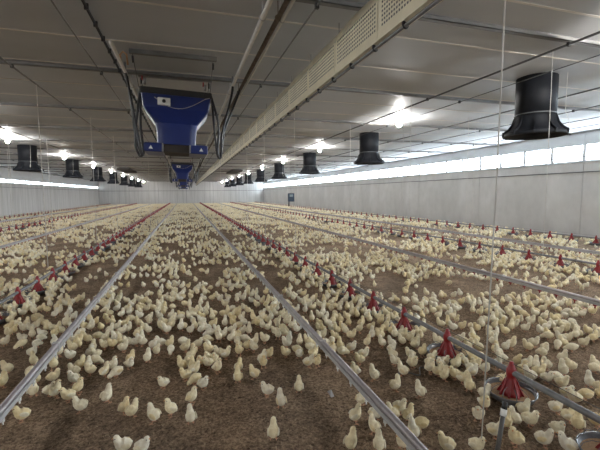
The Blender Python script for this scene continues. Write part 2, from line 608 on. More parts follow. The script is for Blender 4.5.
def perforated_panel():
    mb = MB()
    cols, rows = 24, 8
    zb, zt = 2.985, 3.30
    xs_ = [0.03 + (PL - .06) * (i + (.1 if i % 2 else -.1)*(-1)) / (2 * cols) for i in range(2 * cols + 1)]
    zs_ = [zb + (zt - zb) * j / (2 * rows) for j in range(2 * rows + 1)]
    v = [(0, a, b) for b in zs_ for a in xs_]
    nn = len(xs_)
    f = []
    for j in range(2 * rows):
        for i in range(2 * cols):
            if i % 2 == 1 and j % 2 == 1 and i < 2 * cols - 1 and j < 2 * rows - 1:
                continue
            f.append((j * nn + i, (j + 1) * nn + i, (j + 1) * nn + i + 1, j * nn + i + 1))
    mb.add(v, f)
    mb.box((-.002, .012, zb), (.012, .032, zt + .01))
    mb.box((-.002, PL - .032, zb), (.012, PL - .012, zt + .01))
    # bottom lip and bowed top edge
    mb.box((-.006, .004, 2.90), (.004, PL - .004, 2.99))
    mb.box((-.006, .004, 2.90), (.10, PL - .004, 2.906))
    q = 10
    for i in range(q):
        a0, a1 = .006 + (PL - .012) * i / q, .006 + (PL - .012) * (i + 1) / q
        h0, h1 = .022 * math.sin(math.pi * i / q), .022 * math.sin(math.pi * (i + 1) / q)
        mb.add([(-.004, a0, zt - .004), (-.004, a1, zt - .004), (-.004, a1, zt + .022 + h1), (-.004, a0, zt + .022 + h0),
                (.008, a0, zt - .004), (.008, a1, zt - .004), (.008, a1, zt + .022 + h1), (.008, a0, zt + .022 + h0)],
               [(0, 3, 2, 1), (4, 5, 6, 7), (3, 7, 6, 2), (0, 1, 5, 4)])
    return mb.mesh('perforated_panel', 'cream')


ppm = perforated_panel()
bkm = MB().box((.10, .002, 2.902), (.106, PL - .002, 3.30)).box((.004, .002, 3.296), (.106, PL - .002, 3.302)).mesh('rear_panel', 'backing')  # dark colour stands in for the shade inside the duct, seen through the holes
hgm = MB().tube([(.05, 0, 3.28), (.05, 0, 3.5)], .005, 5).box((.0, -.012, 3.27), (.104, .012, 3.285)).mesh('hanger', 'steel')
dcm = MB().torus(.024, .008, 0, 10, 5)
dck = MB()
dck.add([(p[0] + .03, p[2], p[1] + 2.872) for p in dcm.v], dcm.f, 0, True)
dck = dck.box((.0, -.012, 2.872), (.02, .012, 2.90)).mesh('clip', 'black')
k = 0
y = 3.18 - PL * 13
while y < YF - 1.1:
    link('perforated_panel', ppm, duct, (0, y - YB - .2, 0))
    link('rear_panel', bkm, duct, (0, y - YB - .2, 0))
    link('hanger', hgm, duct, (0, y - YB - .2, 0))
    link('clip', dck, duct, (0, y - YB - .2 + .1, 0))
    link('clip', dck, duct, (0, y - YB - .2 + .61, 0))
    y += PL
MB().tube([(.03, 0, 2.872), (.03, YF - YB - .4, 2.872)], .017, 8).build('edge_pipe', 'steel', duct)


# ------------------------------------------------------------------ blue heaters
def rrect(cx, hw, hd, z, r, n=4):
    P = []
    for (sx, sy, a0) in ((1, -1, -90), (1, 1, 0), (-1, 1, 90), (-1, -1, 180)):
        for i in range(n + 1):
            a = math.radians(a0 + 90 * i / n)
            P.append((cx + sx * (hw - r) + r * math.cos(a), sy * (hd - r) + r * math.sin(a), z))
    return P


def make_heater():
    root = empty('air_heater', (-.07, 6.42, 0))
    lid = MB()
    lid.rings([rrect(0, .52, .42, z, .03) for z in (2.98, 3.07)])
    lid.build('black_lid', 'black', root)
    hood = MB()
    hood.rings([rrect(0, .505, .41, 2.98, .03), rrect(0, .475, .40, 2.79, .03)], caps=False)
    hood.rings([rrect(0, .475, .40, 2.79, .03), rrect(0, .315, .33, 2.58, .11)], caps=False)
    
    hd = hood.build('blue_hood', 'blue', root)
    neck = MB()
    neck.rings([rrect(0, .315, .33, 2.58, .11, 6), rrect(0, .295, .31, 2.45, .11, 6), rrect(0, .29, .30, 2.27, .11, 6)], caps=False, smooth=True)
    neck.build('neck', 'blue', root)
    mid = MB().box((-.19, -.30, 2.15), (.19, .30, 2.165)).box((-.19, -.26, 2.165), (.19, .26, 2.27))
    mid.build('dark_outlet', 'dark_inlet', root)
    for sx in (-1, 1):
        a = MB()
        x0, x1 = (.19, .47) if sx > 0 else (-.47, -.19)
        a.bevel_box((x0, -.33, 2.14), (x1, .33, 2.275), .012)
        bl = a.build('outlet_box', 'blue', root)
        MB().box((x0 if sx > 0 else x1 - .022, -.336, 2.145), (x0 + .022 if sx > 0 else x1, -.329, 2.27)).build('edge_strip', 'steel', bl)
        xm = sx * .37
        MB().add([(xm - .03, -.334, 2.18), (xm + .03, -.334, 2.18), (xm, -.334, 2.235), (xm - .03, -.331, 2.18), (xm + .03, -.331, 2.18), (xm, -.331, 2.235)],
                 [(0, 1, 2), (5, 4, 3), (0, 3, 4, 1), (1, 4, 5, 2), (2, 5, 3, 0)]).build('white_arrow', 'white', bl)
    cbx = MB().bevel_box((-.265, -.455, 2.82), (-.085, -.395, 2.925), .006).build('control_box', 'white', root)
    dl = MB()
    dl.rings([[(-.175 + .026 * math.cos(2 * math.pi * k / 14), yy, 2.873 + .026 * math.sin(2 * math.pi * k / 14)) for k in range(14)] for yy in (-.454, -.468)])
    dl.build('dial', 'black', cbx)
    pts = []
    for i in range(13):
        t = i / 12
        x = -.31 + t * .80
        pts.append((x, -.418, 2.93 - .20 * math.sin(math.pi * min(1, t * 1.05)) ** 1.0 * (1 - .35 * t) + .06 * t))
    MB().tube(pts, .005, 5).build('cable', 'pvc', root)
    for yy in (-.69, .38):
        MB().box((-.60, yy - .03, 3.44), (.58, yy + .03, 3.497)).build('mounting_rail', 'rail', root)
    for sx in (-.56, .53):
        for sy in (-.42, .38):
            ch = MB().tube([(sx, -.69 if sy < 0 else sy, 3.445), (sx * .93, sy if sy > 0 else -.40, 3.05)], .006, 6)
            cho = ch.build('suspension_chain', 'dwire', root)
            yk = -.67 if sy < 0 else sy
            MB().tube([(sx, yk, 3.42), (sx * .995, yk + (.02 if sy < 0 else 0), 3.33)], .015, 6).build('turnbuckle', 'black', cho)
    for sx in (-.45, .42):
        vlv = MB().tube([(sx, -.36, 3.11), (sx, -.36, 3.20)], .022, 8)
        vo = vlv.build('valve', 'steel', root)
        MB().tube([(sx - .03, -.36, 3.17), (sx - .03, -.40, 3.22)], .010, 6).build('valve_lever', 'red', vo)

    def hose(p):
        # Catmull-Rom through p
        P = [Vector(q) for q in p]
        P = [P[0]] + P + [P[-1]]
        out = []
        for i in range(1, len(P) - 2):
            for s_ in range(8):
                t = s_ / 8
                a, b, c, d = P[i - 1], P[i], P[i + 1], P[i + 2]
                out.append(.5 * ((2 * b) + (c - a) * t + (2 * a - 5 * b + 4 * c - d) * t * t + (3 * b - a - 3 * c + d) * t ** 3))
        out.append(P[-2])
        return out
    H = [[(-.71, -.30, 3.30), (-.68, -.34, 3.16), (-.62, -.36, 2.75), (-.55, -.38, 2.25), (-.52, -.36, 2.10), (-.57, -.30, 2.10), (-.62, -.26, 2.3), (-.57, -.28, 2.75), (-.50, -.36, 3.08)],
         [(-.71, -.15, 3.30), (-.68, -.10, 3.0), (-.64, -.02, 2.45), (-.57, .02, 2.15), (-.54, .08, 2.2), (-.56, .0, 2.6), (-.53, -.1, 3.05)],
         [(.89, -.05, 3.30), (.86, -.08, 3.12), (.76, -.12, 2.75), (.68, -.16, 2.45), (.66, -.2, 2.15), (.62, -.24, 2.08), (.60, -.26, 2.2), (.62, -.28, 2.6), (.50, -.34, 3.06)],
         [(1.05, .2, 3.32), (.92, .1, 3.0), (.74, .04, 2.55), (.68, 0, 2.2), (.62, -.05, 2.12), (.58, -.1, 2.4), (.54, -.1, 3.05)]]
    for h in H:
        MB().tube(hose(h), .019, 8).build('hose', 'hose', root)
    for (x, y_) in ((-.71, -.30), (.89, -.05)):
        MB().tube([(x, y_, 3.44), (x, y_, 3.20)], .017, 8).build('hose_fitting', 'steel', root)
    return root


def children_of(o):
    return [c for c in bpy.data.objects if c.parent == o]


def copy_tree(o, parent=None):
    kids = children_of(o)
    c = o.copy()
    COL.objects.link(c)
    c.parent = parent
    for ch in kids:
        copy_tree(ch, c)
    return c


heater = make_heater()
TILT = Matrix.Translation((0, 0, 3.06)) @ Matrix.Rotation(.035, 4, 'Y') @ Matrix.Translation((0, 0, -3.06))
for ch in children_of(heater):
    if ch.name.split('.')[0] in ('black_lid', 'blue_hood', 'neck', 'dark_outlet', 'outlet_box', 'control_box', 'cable', 'valve'):
        ch.matrix_local = TILT
tag(heater, 'nearest blue suspended air heater with white control box and hoses', 'heater', 'blue air heaters under the ceiling')
for i, y in enumerate((20.0, 33.6, 47.2)):
    h = copy_tree(heater)
    h.location = (-.07, y, 0)
    h['label'] = 'blue suspended air heater, %s along the ceiling from the camera' % ordinal(i + 2)

# ------------------------------------------------------------------ black chimney fans


def make_fan():
    root = empty('chimney_fan', (0, 0, 0))
    MB().lathe([(.36, 3.50), (.385, 3.50), (.385, 2.87), (.36, 2.87), (.36, 3.50)], 32).build('cylinder', 'fan', root)
    MB().torus(.388, .009, 2.86, 36, 6).build('clamp_ring', 'rim', root)
    bell = MB()
    bell.lathe([(.36, 2.85), (.375, 2.85), (.385, 2.80), (.415, 2.70), (.475, 2.61), (.55, 2.56), (.59, 2.545), (.60, 2.49), (.575, 2.485), (.47, 2.58), (.40, 2.70), (.36, 2.85)], 32)
    bo = bell.build('bell_mouth', 'fan', root)
    for k in range(10):
        a = 2 * math.pi * (k + .3) / 10
        ca, sa = math.cos(a), math.sin(a)
        prof = [(.385, 2.845), (.415, 2.80), (.455, 2.70), (.52, 2.625), (.59, 2.58), (.62, 2.57), (.62, 2.49), (.52, 2.54), (.42, 2.68)]
        th = .014
        v = []
        for s_ in (-1, 1):
            for r, z in prof:
                v.append((r * ca - s_ * th * sa, r * sa + s_ * th * ca, z))
        q = len(prof)
        f = [tuple(range(q)), tuple(range(2 * q - 1, q - 1, -1))] + [(i, i + q, (i + 1) % q + q, (i + 1) % q) for i in range(q)]
        MB().add(v, f).build('rib', 'fan', bo)
    mot = MB()
    mot.lathe([(.0, 2.70), (.10, 2.72), (.10, 2.95), (.0, 2.97)], 16)
    for k in range(6):
        a = math.pi * k / 3
        ca, sa = math.cos(a), math.sin(a)
        mot.add([(.08 * ca + .05 * sa, .08 * sa - .05 * ca, 2.80), (.34 * ca + .07 * sa, .34 * sa - .07 * ca, 2.80), (.34 * ca - .07 * sa, .34 * sa + .07 * ca, 2.87), (.08 * ca - .05 * sa, .08 * sa + .05 * ca, 2.87)], [(0, 1, 2, 3)])
    mot.build('rotor', 'black', root)
    MB().tube([(.30, -.44, 3.50), (.28, -.45, 2.86), (.30, -.56, 2.62)], .006, 5).build('cord', 'wire', root)
    return root


fan0 = make_fan()
for ch in children_of(fan0):
    ch.scale = (.84, .84, 1)

FAN_Y = [5.18 + 6.25 * i for i in range(9)]
first = True
for side, x in (('right', 6.0), ('left', -6.0)):
    for i, y in enumerate(FAN_Y):
        if side == 'left' and i < 2:
            continue
        f = fan0 if first else copy_tree(fan0)
        first = False
        f.location = (x, y, 0)
        f.rotation_euler = (0, 0, random.uniform(-.3, .3))
        if side == 'right':
            lab = 'black bell-mouthed chimney fan, %s from the camera in the right ceiling row' % ordinal(i + 1)
        else:
            lab = 'black bell-mouthed chimney fan, %s from the camera in the left ceiling row' % ordinal(i - 1)
        tag(f, lab, 'fan', 'chimney fans in the %s row' % side)


# ------------------------------------------------------------------ lamps
def make_lamp():
    root = empty('ceiling_lamp')
    MB().lathe([(.0, 3.50), (.055, 3.50), (.055, 3.465), (.04, 3.45), (.035, 3.38), (.0, 3.38)], 14).build('lamp_base', 'white', root)
    MB().ball((0, 0, 3.335), .055, 12, 8, sc=(1, 1, 1.05)).build('bulb', 'bulb', root)
    MB().tube([(.07, 0, 3.46), (.16, 0, 3.46)], .035, 10).build('junction_box', 'pvc', root)
    return root


lamp0 = make_lamp()
first = True
for side, x in (('right', 5.6), ('left', -5.7)):
    for i, y in enumerate([8.95 + 6.2 * q for q in range(-3, 9)]):
        l_ = lamp0 if first else copy_tree(lamp0)
        first = False
        l_.location = (x, y, 0)
        v0 = 3 if side == 'right' else 4
        if i >= v0:
            lab = 'glowing ceiling bulb, %s from the camera in the %s lamp row' % (ordinal(i - v0 + 1), side)
        else:
            lab = 'glowing ceiling bulb outside the view, %s from the rear in the %s row' % (ordinal(i + 1), side)
        tag(l_, lab, 'lamp', 'ceiling bulbs in the %s row' % side)

# dark ceiling inlets
for x, side in ((-4.2, 'left'), (4.05, 'right')):
    d = tag(empty('ceiling_inlet', (x, 31.8, 0)), 'dark brown ceiling inlet flap above the %s side' % side, 'inlet', 'dark ceiling inlets')
    MB().bevel_box((-.42, -2.2, 3.30), (.42, 2.2, 3.44), .02).build('flap', 'dark_inlet', d)
    MB().box((-.3, -1.9, 3.44), (.3, 1.9, 3.498)).build('inlet_frame', 'rail', d)

# hanging control box
b = tag(empty('control_box', (5.68, 20.0, 0)), 'dark blue control box hanging on a wire before the right wall', 'control box')
MB().bevel_box((-.18, -.06, 1.05), (.18, .06, 1.52), .015).build('case', 'navy', b)
MB().box((-.10, -.066, 1.32), (.10, -.058, 1.45)).build('display', 'screen', b)
MB().tube([(0, 0, 1.52), (0, 0, 3.5)], .006, 5).build('wire', 'dwire', b)
MB().tube([(-.12, 0, 1.06), (-.13, 0, .80)], .04, 8).build('cable_gland', 'black', b)

# ------------------------------------------------------------------ drinker lines
nip = MB()
nip.box((-.016, -.016, .148), (.016, .016, .182))
nip.tube([(0, 0, .150), (0, 0, .120)], .008, 6)
nipm = nip.mesh('nipple', 'red')
steel_nip = MB().tube([(0, 0, .165), (0, 0, .132)], .012, 6).tube([(0, 0, .132), (0, 0, .112)], .005, 5)
steel_nip = steel_nip.mesh('nipple', 'white')
jn = MB().box((-.026, -.02, .163), (.026, .02, .239)).mesh('coupling', 'pvc')
jn2 = MB().box((-.025, -.006, .163), (.025, .006, .238)).mesh('clamp', 'pvc')
DR = [(-1.1, 'silver drinker pipe left of the centre aisle'), (1.1, 'silver drinker pipe right of the centre aisle'),
      (4.6, 'silver drinker pipe between the front and middle right feeder lines'), (8.35, 'silver drinker pipe between the middle and wall-side right feeder lines'),
      (-4.5, 'silver drinker pipe between the front and middle left feeder lines'), (-8.9, 'silver drinker pipe between the middle and wall-side left feeder lines')]
for x, lab in DR:
    d = tag(empty('drinker_line', (x, 0, 0)), lab, 'drinker line', 'drinker lines along the house')
    p = MB()
    p.box((-.020, -3, .166), (.020, YF - 1, .198))
    p.build('water_pipe', 'pvc', d)
    MB().tube([(0, -3, .214), (0, YF - 1, .214)], .0215, 12).build('support_tube', 'alu', d)
    near = abs(x) < 2
    nm = steel_nip if near else nipm
    rest = MB()
    k = 0
    y = .9
    while y < YF - 1:
        if k < 90:
            link('nipple', nm, d, (0, y, 0))
        elif y < 40:
            rest.box((-.014, y - .014, .125), (.014, y + .014, .168))
        k += 1
        y += .24
    rs = rest.build('nipples_far', 'red', d)
    rs['kind'] = 'stuff'
    y = 0.57 if x < 0 else 1.4
    while y < YF - 3:
        link('coupling', jn, d, (0, y + (3.0 if x > 0 else 0), 0))
        link('clamp', jn2, d, (0, y + 1.5, 0))
        y += 3.0

# ------------------------------------------------------------------ feeders


def feeder_parts():
    pan = MB()
    pan.lathe([(.0, .012), (.120, .012), (.150, .030), (.166, .060), (.172, .060), (.156, .024), (.124, .002), (.0, .002)], 28)
    rim = MB().torus(.170, .0048, .062, 32, 6)
    sp = MB()
    for k in range(12):
        a = 2 * math.pi * (k + .5) / 12
        ca, sa = math.cos(a), math.sin(a)
        sp.tube([(.168 * ca, .168 * sa, .064), (.155 * ca, .155 * sa, .095), (.115 * ca, .115 * sa, .112), (.075 * ca, .075 * sa, .108)], .0024, 4)
    feed = MB().lathe([(.0, .034), (.07, .034), (.153, .036)], 20)
    hop = MB()
    hop.lathe([(.066, .030), (.072, .034), (.064, .062), (.048, .100), (.036, .135), (.030, .155), (.029, .166), (.033, .17), (.033, .215), (.026, .226), (.018, .25), (.013, .270), (.0, .272)], 18)
    for k in range(8):
        a = 2 * math.pi * (k + .25) / 8
        ca, sa = math.cos(a), math.sin(a)
        prof = [(.06, .016), (.092, .016), (.090, .034), (.066, .078), (.042, .135), (.034, .150)]
        th = .007
        v = []
        for s_ in (-1, 1):
            for r, z in prof:
                v.append((r * ca - s_ * th * sa, r * sa + s_ * th * ca, z))
        q = len(prof)
        hop.add(v, [tuple(range(q)), tuple(range(2 * q - 1, q - 1, -1))] + [(i, i + q, (i + 1) % q + q, (i + 1) % q) for i in range(q)])
    return pan, rim, sp, feed, hop


pan, rim, spk, feed, hop = feeder_parts()
PM = [('pan', pan.mesh('pan', 'pan')), ('rim', rim.mesh('rim', 'rim')), ('grille', spk.mesh('grille', 'rim')), ('feed', feed.mesh('feed', 'feed')), ('hopper', hop.mesh('hopper', 'red'))]


def low_feeder(n):
    m_ = MB()
    m_.lathe([(.0, .03), (.14, .02), (.168, .060), (.172, .060), (.13, .002), (.0, .002)], n, mi=1)
    m_.lathe([(.084, .02), (.080, .036), (.050, .100), (.032, .150), (.030, .166), (.034, .17), (.034, .215), (.020, .245), (.0, .272)], n, mi=0)
    return m_


lowm = low_feeder(12).mesh('pan_feeder', ['red', 'pan'])
FL = [(2.23, 1.335, 'the feeder line right of the aisle'), (7.05, .48, 'the middle feeder line on the right'), (11.0, .5, 'the feeder line along the right wall'),
      (-2.2, 1.0, 'the feeder line left of the aisle'), (-7.0, .9, 'the middle feeder line on the left'), (-10.6, .8, 'the feeder line along the left wall')]
cand = []
for li, (x, y0, nm) in enumerate(FL):
    f = tag(empty('feeder_pipe', (x, 0, 0)), 'galvanised feed pipe of ' + nm, 'pipe', 'feed pipes along the house')
    MB().tube([(0, -3, .195), (0, YF - .8, .195)], .0205, 12).build('pipe', 'steel', f)
    sm = MB().tube([(0, -.06, .195), (0, .06, .195)], .0245, 12).mesh('sleeve', 'rim')
    for q in range(20):
        link('sleeve', sm, f, (0, .35 + q * 3.06, 0))
    MB().tube([(-.004, -3, .262), (-.004, YF - .8, .262)], .0022, 5).build('anti_perch_wire', 'dwire', f)
    k = 0
    y = y0
    while y < YF - 1:
        z = x * FW[0] + y * FW[1]
        px = 300 + FPX * (x * RT[0] + y * RT[1]) / max(z, .1)
        if z > .4 and -20 < px < 640:
            cand.append((z, x, y, li))
        y += .69 if li != 1 else .70
cand.sort()
cnt = [0] * len(FL)
far_feed = MB()
proto = low_feeder(7)
FEEDERS = []
for i, (z, x, y, li) in enumerate(cand):
    cnt[li] += 1
    FEEDERS.append((x, y))
    if i < 290:
        lab = 'red pan feeder, %s from the camera on %s' % (ordinal(cnt[li]), FL[li][2])
        rz = random.uniform(0, 6.28)
        if i < 75:
            e = empty('pan_feeder', (x, y, 0), rz)
            for nm, mm in PM:
                link(nm, mm, e)
        else:
            e = link('pan_feeder', lowm, None, (x, y, 0), rz)
        tag(e, lab, 'feeder', 'red pan feeders')
    else:
        o_ = len(far_feed.v)
        far_feed.v += [(a + x, b_ + y, c) for a, b_, c in proto.v]
        far_feed.f += [tuple(t + o_ for t in q) for q in proto.f]
        far_feed.m += proto.m
        far_feed.sm += proto.sm
fo = far_feed.build('distant_pan_feeders', ['red', 'pan'])
tag(fo, 'distant small red feeders merging into lines toward the far wall', 'feeder')
fo['kind'] = 'stuff'

# leaning grey tube with white collar by the front feeder
t = tag(empty('standing_tube', (1.60, 1.53, 0)), 'grey tube with white collar leaning beside the front red feeder', 'tube')
MB().tube([(0, 0, .0), (.095, .05, .235)], .0125, 12).build('tube', 'dark_tube', t)
MB().tube([(.093, .049, .228), (.107, .056, .262)], .017, 12).build('collar', 'white', t)
MB().tube([(.107, .056, .262), (.122, .064, .298)], .015, 12).build('cap', 'black', t)
MB().tube([(.01, .0, .02), (-.04, .02, .025), (-.09, .0, .03)], .006, 6).build('hook', 'steel', t)

# loose bit of dark string near the front feeders
st = floor_at(425, 372)
pts = [(st[0] - .25 + .5 * i / 14, st[1] + .06 * math.sin(i * 1.1) + .02 * i / 14, .012 + .008 * math.sin(i * 2.3)) for i in range(15)]
tag(MB().tube(pts, .006, 5).build('string', 'dwire'), 'dark bit of string lying on the litter before the feeders', 'string')
p = floor_at(331, 396)
tag(MB().add([(p[0] - .012, p[1] - .03, .006), (p[0] + .02, p[1] - .02, .004), (p[0] + .014, p[1] + .03, .03), (p[0] - .01, p[1] + .05, .012), (p[0], p[1], .05), (p[0], p[1], .0)],
             [(0, 1, 4), (1, 2, 4), (2, 3, 4), (3, 0, 4), (1, 0, 5), (2, 1, 5), (3, 2, 5), (0, 3, 5)]).build('scrap', 'pvc'), 'small grey scrap lying on the litter left of the drinker pipe', 'scrap')
p = floor_at(141, 444)
tag(MB().ball((p[0], p[1], .008), .02, 7, 5, sc=(1.2, .8, .5)).build('litter_clod', 'feed'), 'small dark clod of litter in the front of the aisle', 'clod')

# ------------------------------------------------------------------ hanging cords
WIRES = [(1.6, 1.575, .03, .004, 'wire', 'pale cord hanging at the right, ending beside the leaning tube'),
         (-2.4, 7.65, .2, .006, 'wire', 'pale cord hanging over the left feeder line, nearest the camera'),
         (2.2, 7.44, .2, .004, 'wire', 'pale cord hanging over the front right feeder line'),
         (4.86, 3.97, .6, .0035, 'wire', 'pale cord beside the nearest right fan'),
         (4.6, 6.9, .2, .004, 'wire', 'pale cord over the second right drinker pipe'),
         (4.6, 9.9, .2, .0045, 'wire', 'pale cord left of the bright right lamp'),
         (7.05, 8.0, .25, .004, 'wire', 'pale cord over the middle right feeder line, nearest'),
         (7.05, 11.0, .25, .005, 'wire', 'pale cord over the middle right feeder line, second'),
         (7.05, 14.2, .25, .006, 'wire', 'pale cord over the middle right feeder line, third'),
         (-2.2, 10.6, .2, .005, 'wire', 'pale cord over the left feeder line, second from the camera'),
         (-2.2, 13.7, .2, .006, 'wire', 'pale cord over the left feeder line, third from the camera'),
         (-4.5, 12.0, .2, .006, 'wire', 'pale cord over the second left drinker pipe'),
         (-4.5, 15.0, .2, .007, 'wire', 'second pale cord over the second left drinker pipe'),
         (-7.0, 18.5, .2, .008, 'wire', 'pale cord before the nearest visible left fan'),
         (2.2, 10.5, .2, .005, 'wire', 'pale cord over the front right feeder line, second from camera'),
         (2.2, 13.6, .2, .006, 'wire', 'pale cord over the front right feeder line, third from camera'),
         (8.35, 9.2, .2, .004, 'wire', 'pale cord over the third right drinker pipe'),
         (1.1, 12.0, .2, .004, 'wire', 'pale cord over the right aisle drinker pipe'),
         (-1.1, 13.0, .2, .004, 'wire', 'pale cord over the left aisle drinker pipe')]
for x, y, z, r, m_, lab in WIRES:
    lean = -.03 if z < .1 else 0.0
    tag(MB().tube([(x + lean, y - lean, z), (x + .004 + lean * .4, y - lean * .4, 1.6), (x, y, 3.44)], r, 5).build('hanging_cord', m_), lab, 'cord', 'cords hanging from the ceiling')

# ------------------------------------------------------------------ chicks
SPINES = {
    'standing': [(-.064, 0, .066, .004), (-.052, 0, .063, .018), (-.033, 0, .059, .033), (-.006, 0, .057, .041), (.018, 0, .063, .038), (.034, 0, .079, .027), (.042, 0, .095, .0215), (.050, 0, .107, .0215), (.061, 0, .111, .0165), (.068, 0, .111, .006)],
    'upright': [(-.050, 0, .046, .004), (-.041, 0, .049, .018), (-.027, 0, .053, .032), (-.006, 0, .061, .0395), (.013, 0, .075, .035), (.022, 0, .094, .0265), (.025, 0, .110, .0215), (.029, 0, .123, .0210), (.040, 0, .131, .017), (.048, 0, .131, .006)],
    'pecking': [(-.060, 0, .078, .004), (-.050, 0, .073, .018), (-.033, 0, .066, .032), (-.008, 0, .059, .040), (.018, 0, .055, .037), (.040, 0, .047, .027), (.056, 0, .038, .021), (.068, 0, .030, .0205), (.077, 0, .022, .016), (.081, 0, .016, .006)],
    'resting': [(-.064, 0, .040, .004), (-.052, 0, .038, .018), (-.033, 0, .036, .032), (-.006, 0, .036, .040), (.020, 0, .040, .037), (.036, 0, .054, .027), (.043, 0, .067, .022), (.050, 0, .077, .0215), (.060, 0, .080, .0165), (.067, 0, .080, .006)],
    'glancing': [(-.060, 0, .060, .004), (-.049, 0, .058, .018), (-.031, 0, .057, .033), (-.005, 0, .058, .041), (.017, 0, .067, .036), (.028, .002, .085, .026), (.031, .006, .101, .0205), (.033, .014, .113, .0210), (.036, .025, .117, .0165), (.038, .032, .117, .006)],
}


for pose, k in (('standing', .80), ('glancing', .80), ('upright', .86), ('pecking', .88), ('resting', .84)):
    SPINES[pose] = [(x * k, y, z, r) for x, y, z, r in SPINES[pose]]


def chick_body(mb, spine, nseg=10, sub=2, jitter=0.0, mi=0):
    P = [np.array(p, float) for p in spine]
    pts = []
    if sub > 1:
        Q = [P[0]] + P + [P[-1]]
        for i in range(1, len(Q) - 2):
            for s_ in range(sub):
                t = s_ / sub
                a, b, c, d = Q[i - 1], Q[i], Q[i + 1], Q[i + 2]
                pts.append(.5 * ((2 * b) + (c - a) * t + (2 * a - 5 * b + 4 * c - d) * t * t + (3 * b - a - 3 * c + d) * t ** 3))
        pts.append(P[-1])
    else:
        pts = P
    R = []
    for i, p in enumerate(pts):
        a = pts[max(0, i - 1)]
        b = pts[min(len(pts) - 1, i + 1)]
        t = Vector(tuple(b[:3] - a[:3])).normalized()
        side = Vector((0, 1, 0)) - t * t.y
        side.normalize()
        upv = t.cross(side)
        ring = []
        for k in range(nseg):
            an = 2 * math.pi * k / nseg
            rr = p[3] * (1 + jitter * (random.random() - .5))
            ring.append(tuple(Vector(tuple(p[:3])) + side * (rr * .94 * math.cos(an)) + upv * (rr * math.sin(an))))
        R.append(ring)
    return mb.rings(R, mi, True, True)


def chick_leg(mb, s, mi=0, toes=True):
    y = s * .017
    mb.tube([(-.002, y, .036), (.0, y, .020), (.004, y * 1.1, .003)], [.007, .0038, .0032], 5, mi)
    if toes:
        for dx, dy in ((.022, 0), (.017, .012), (.017, -.012), (-.012, 0)):
            mb.tube([(.004, y * 1.1, .003), (.004 + dx, y * 1.1 + dy, .002)], [.003, .0018], 4, mi)
    return mb


CH = {}
for pose, sp in SPINES.items():
    b = chick_body(MB(), sp, 12, 2, .05)
    body = b.mesh('chick', 'chick')
    hx = np.array(sp[-1][:3])
    hp = np.array(sp[-3][:3])
    hd = np.array(sp[-2][:3])
    dr = (hx - hd)
    dr /= np.linalg.norm(dr)
    dr = dr * np.array([1, 1, .6]) + np.array([0, 0, -.35 if pose != 'pecking' else -.2])
    dr /= np.linalg.norm(dr)
    beak = MB().tube([tuple(hx - dr * .006), tuple(hx + dr * .003), tuple(hx + dr * .011)], [.0062, .005, .0008], 6).mesh('beak', 'beak')
    sd = np.cross(dr, np.array([0, 0, 1.0]))
    sd /= np.linalg.norm(sd)
    ev = []
    mid = hp * .45 + hd * .55
    for s_ in (-1, 1):
        ev.append(MB().ball(tuple(mid + sd * s_ * .0176 + np.array([0, 0, .003])), .0032, 6, 5).mesh('eye', 'eye'))
    wv = []
    bc = np.array(sp[3][:3])
    for s_ in (-1, 1):
        wm = MB().ball((0, 0, 0), 1, 8, 6, sc=(.029, .007, .017))
        tilt = .25 if pose in ('standing', 'resting', 'glancing') else (.6 if pose == 'upright' else -.1)
        ct, stt = math.cos(tilt), math.sin(tilt)
        wm.v = [(bc[0] - .008 + x * ct - z * stt, bc[1] + s_ * .0345 + y, bc[2] + .006 + x * stt + z * ct) for x, y, z in wm.v]
        wv.append(wm.mesh('wing', 'chick'))
    legs = [chick_leg(MB(), s_).mesh('leg', 'legs') for s_ in (-1, 1)]
    full = chick_body(MB(), sp, 10, 2, .05)
    full.tube([tuple(hx - dr * .006), tuple(hx + dr * .011)], [.0062, .0008], 5, 1)
    if pose != 'resting':
        for s_ in (-1, 1):
            chick_leg(full, s_, 1)
    fullm = full.mesh('chick', ['chick', 'legs'])
    CH[pose] = dict(body=body, beak=beak, eyes=ev, wings=wv, legs=legs, full=fullm)

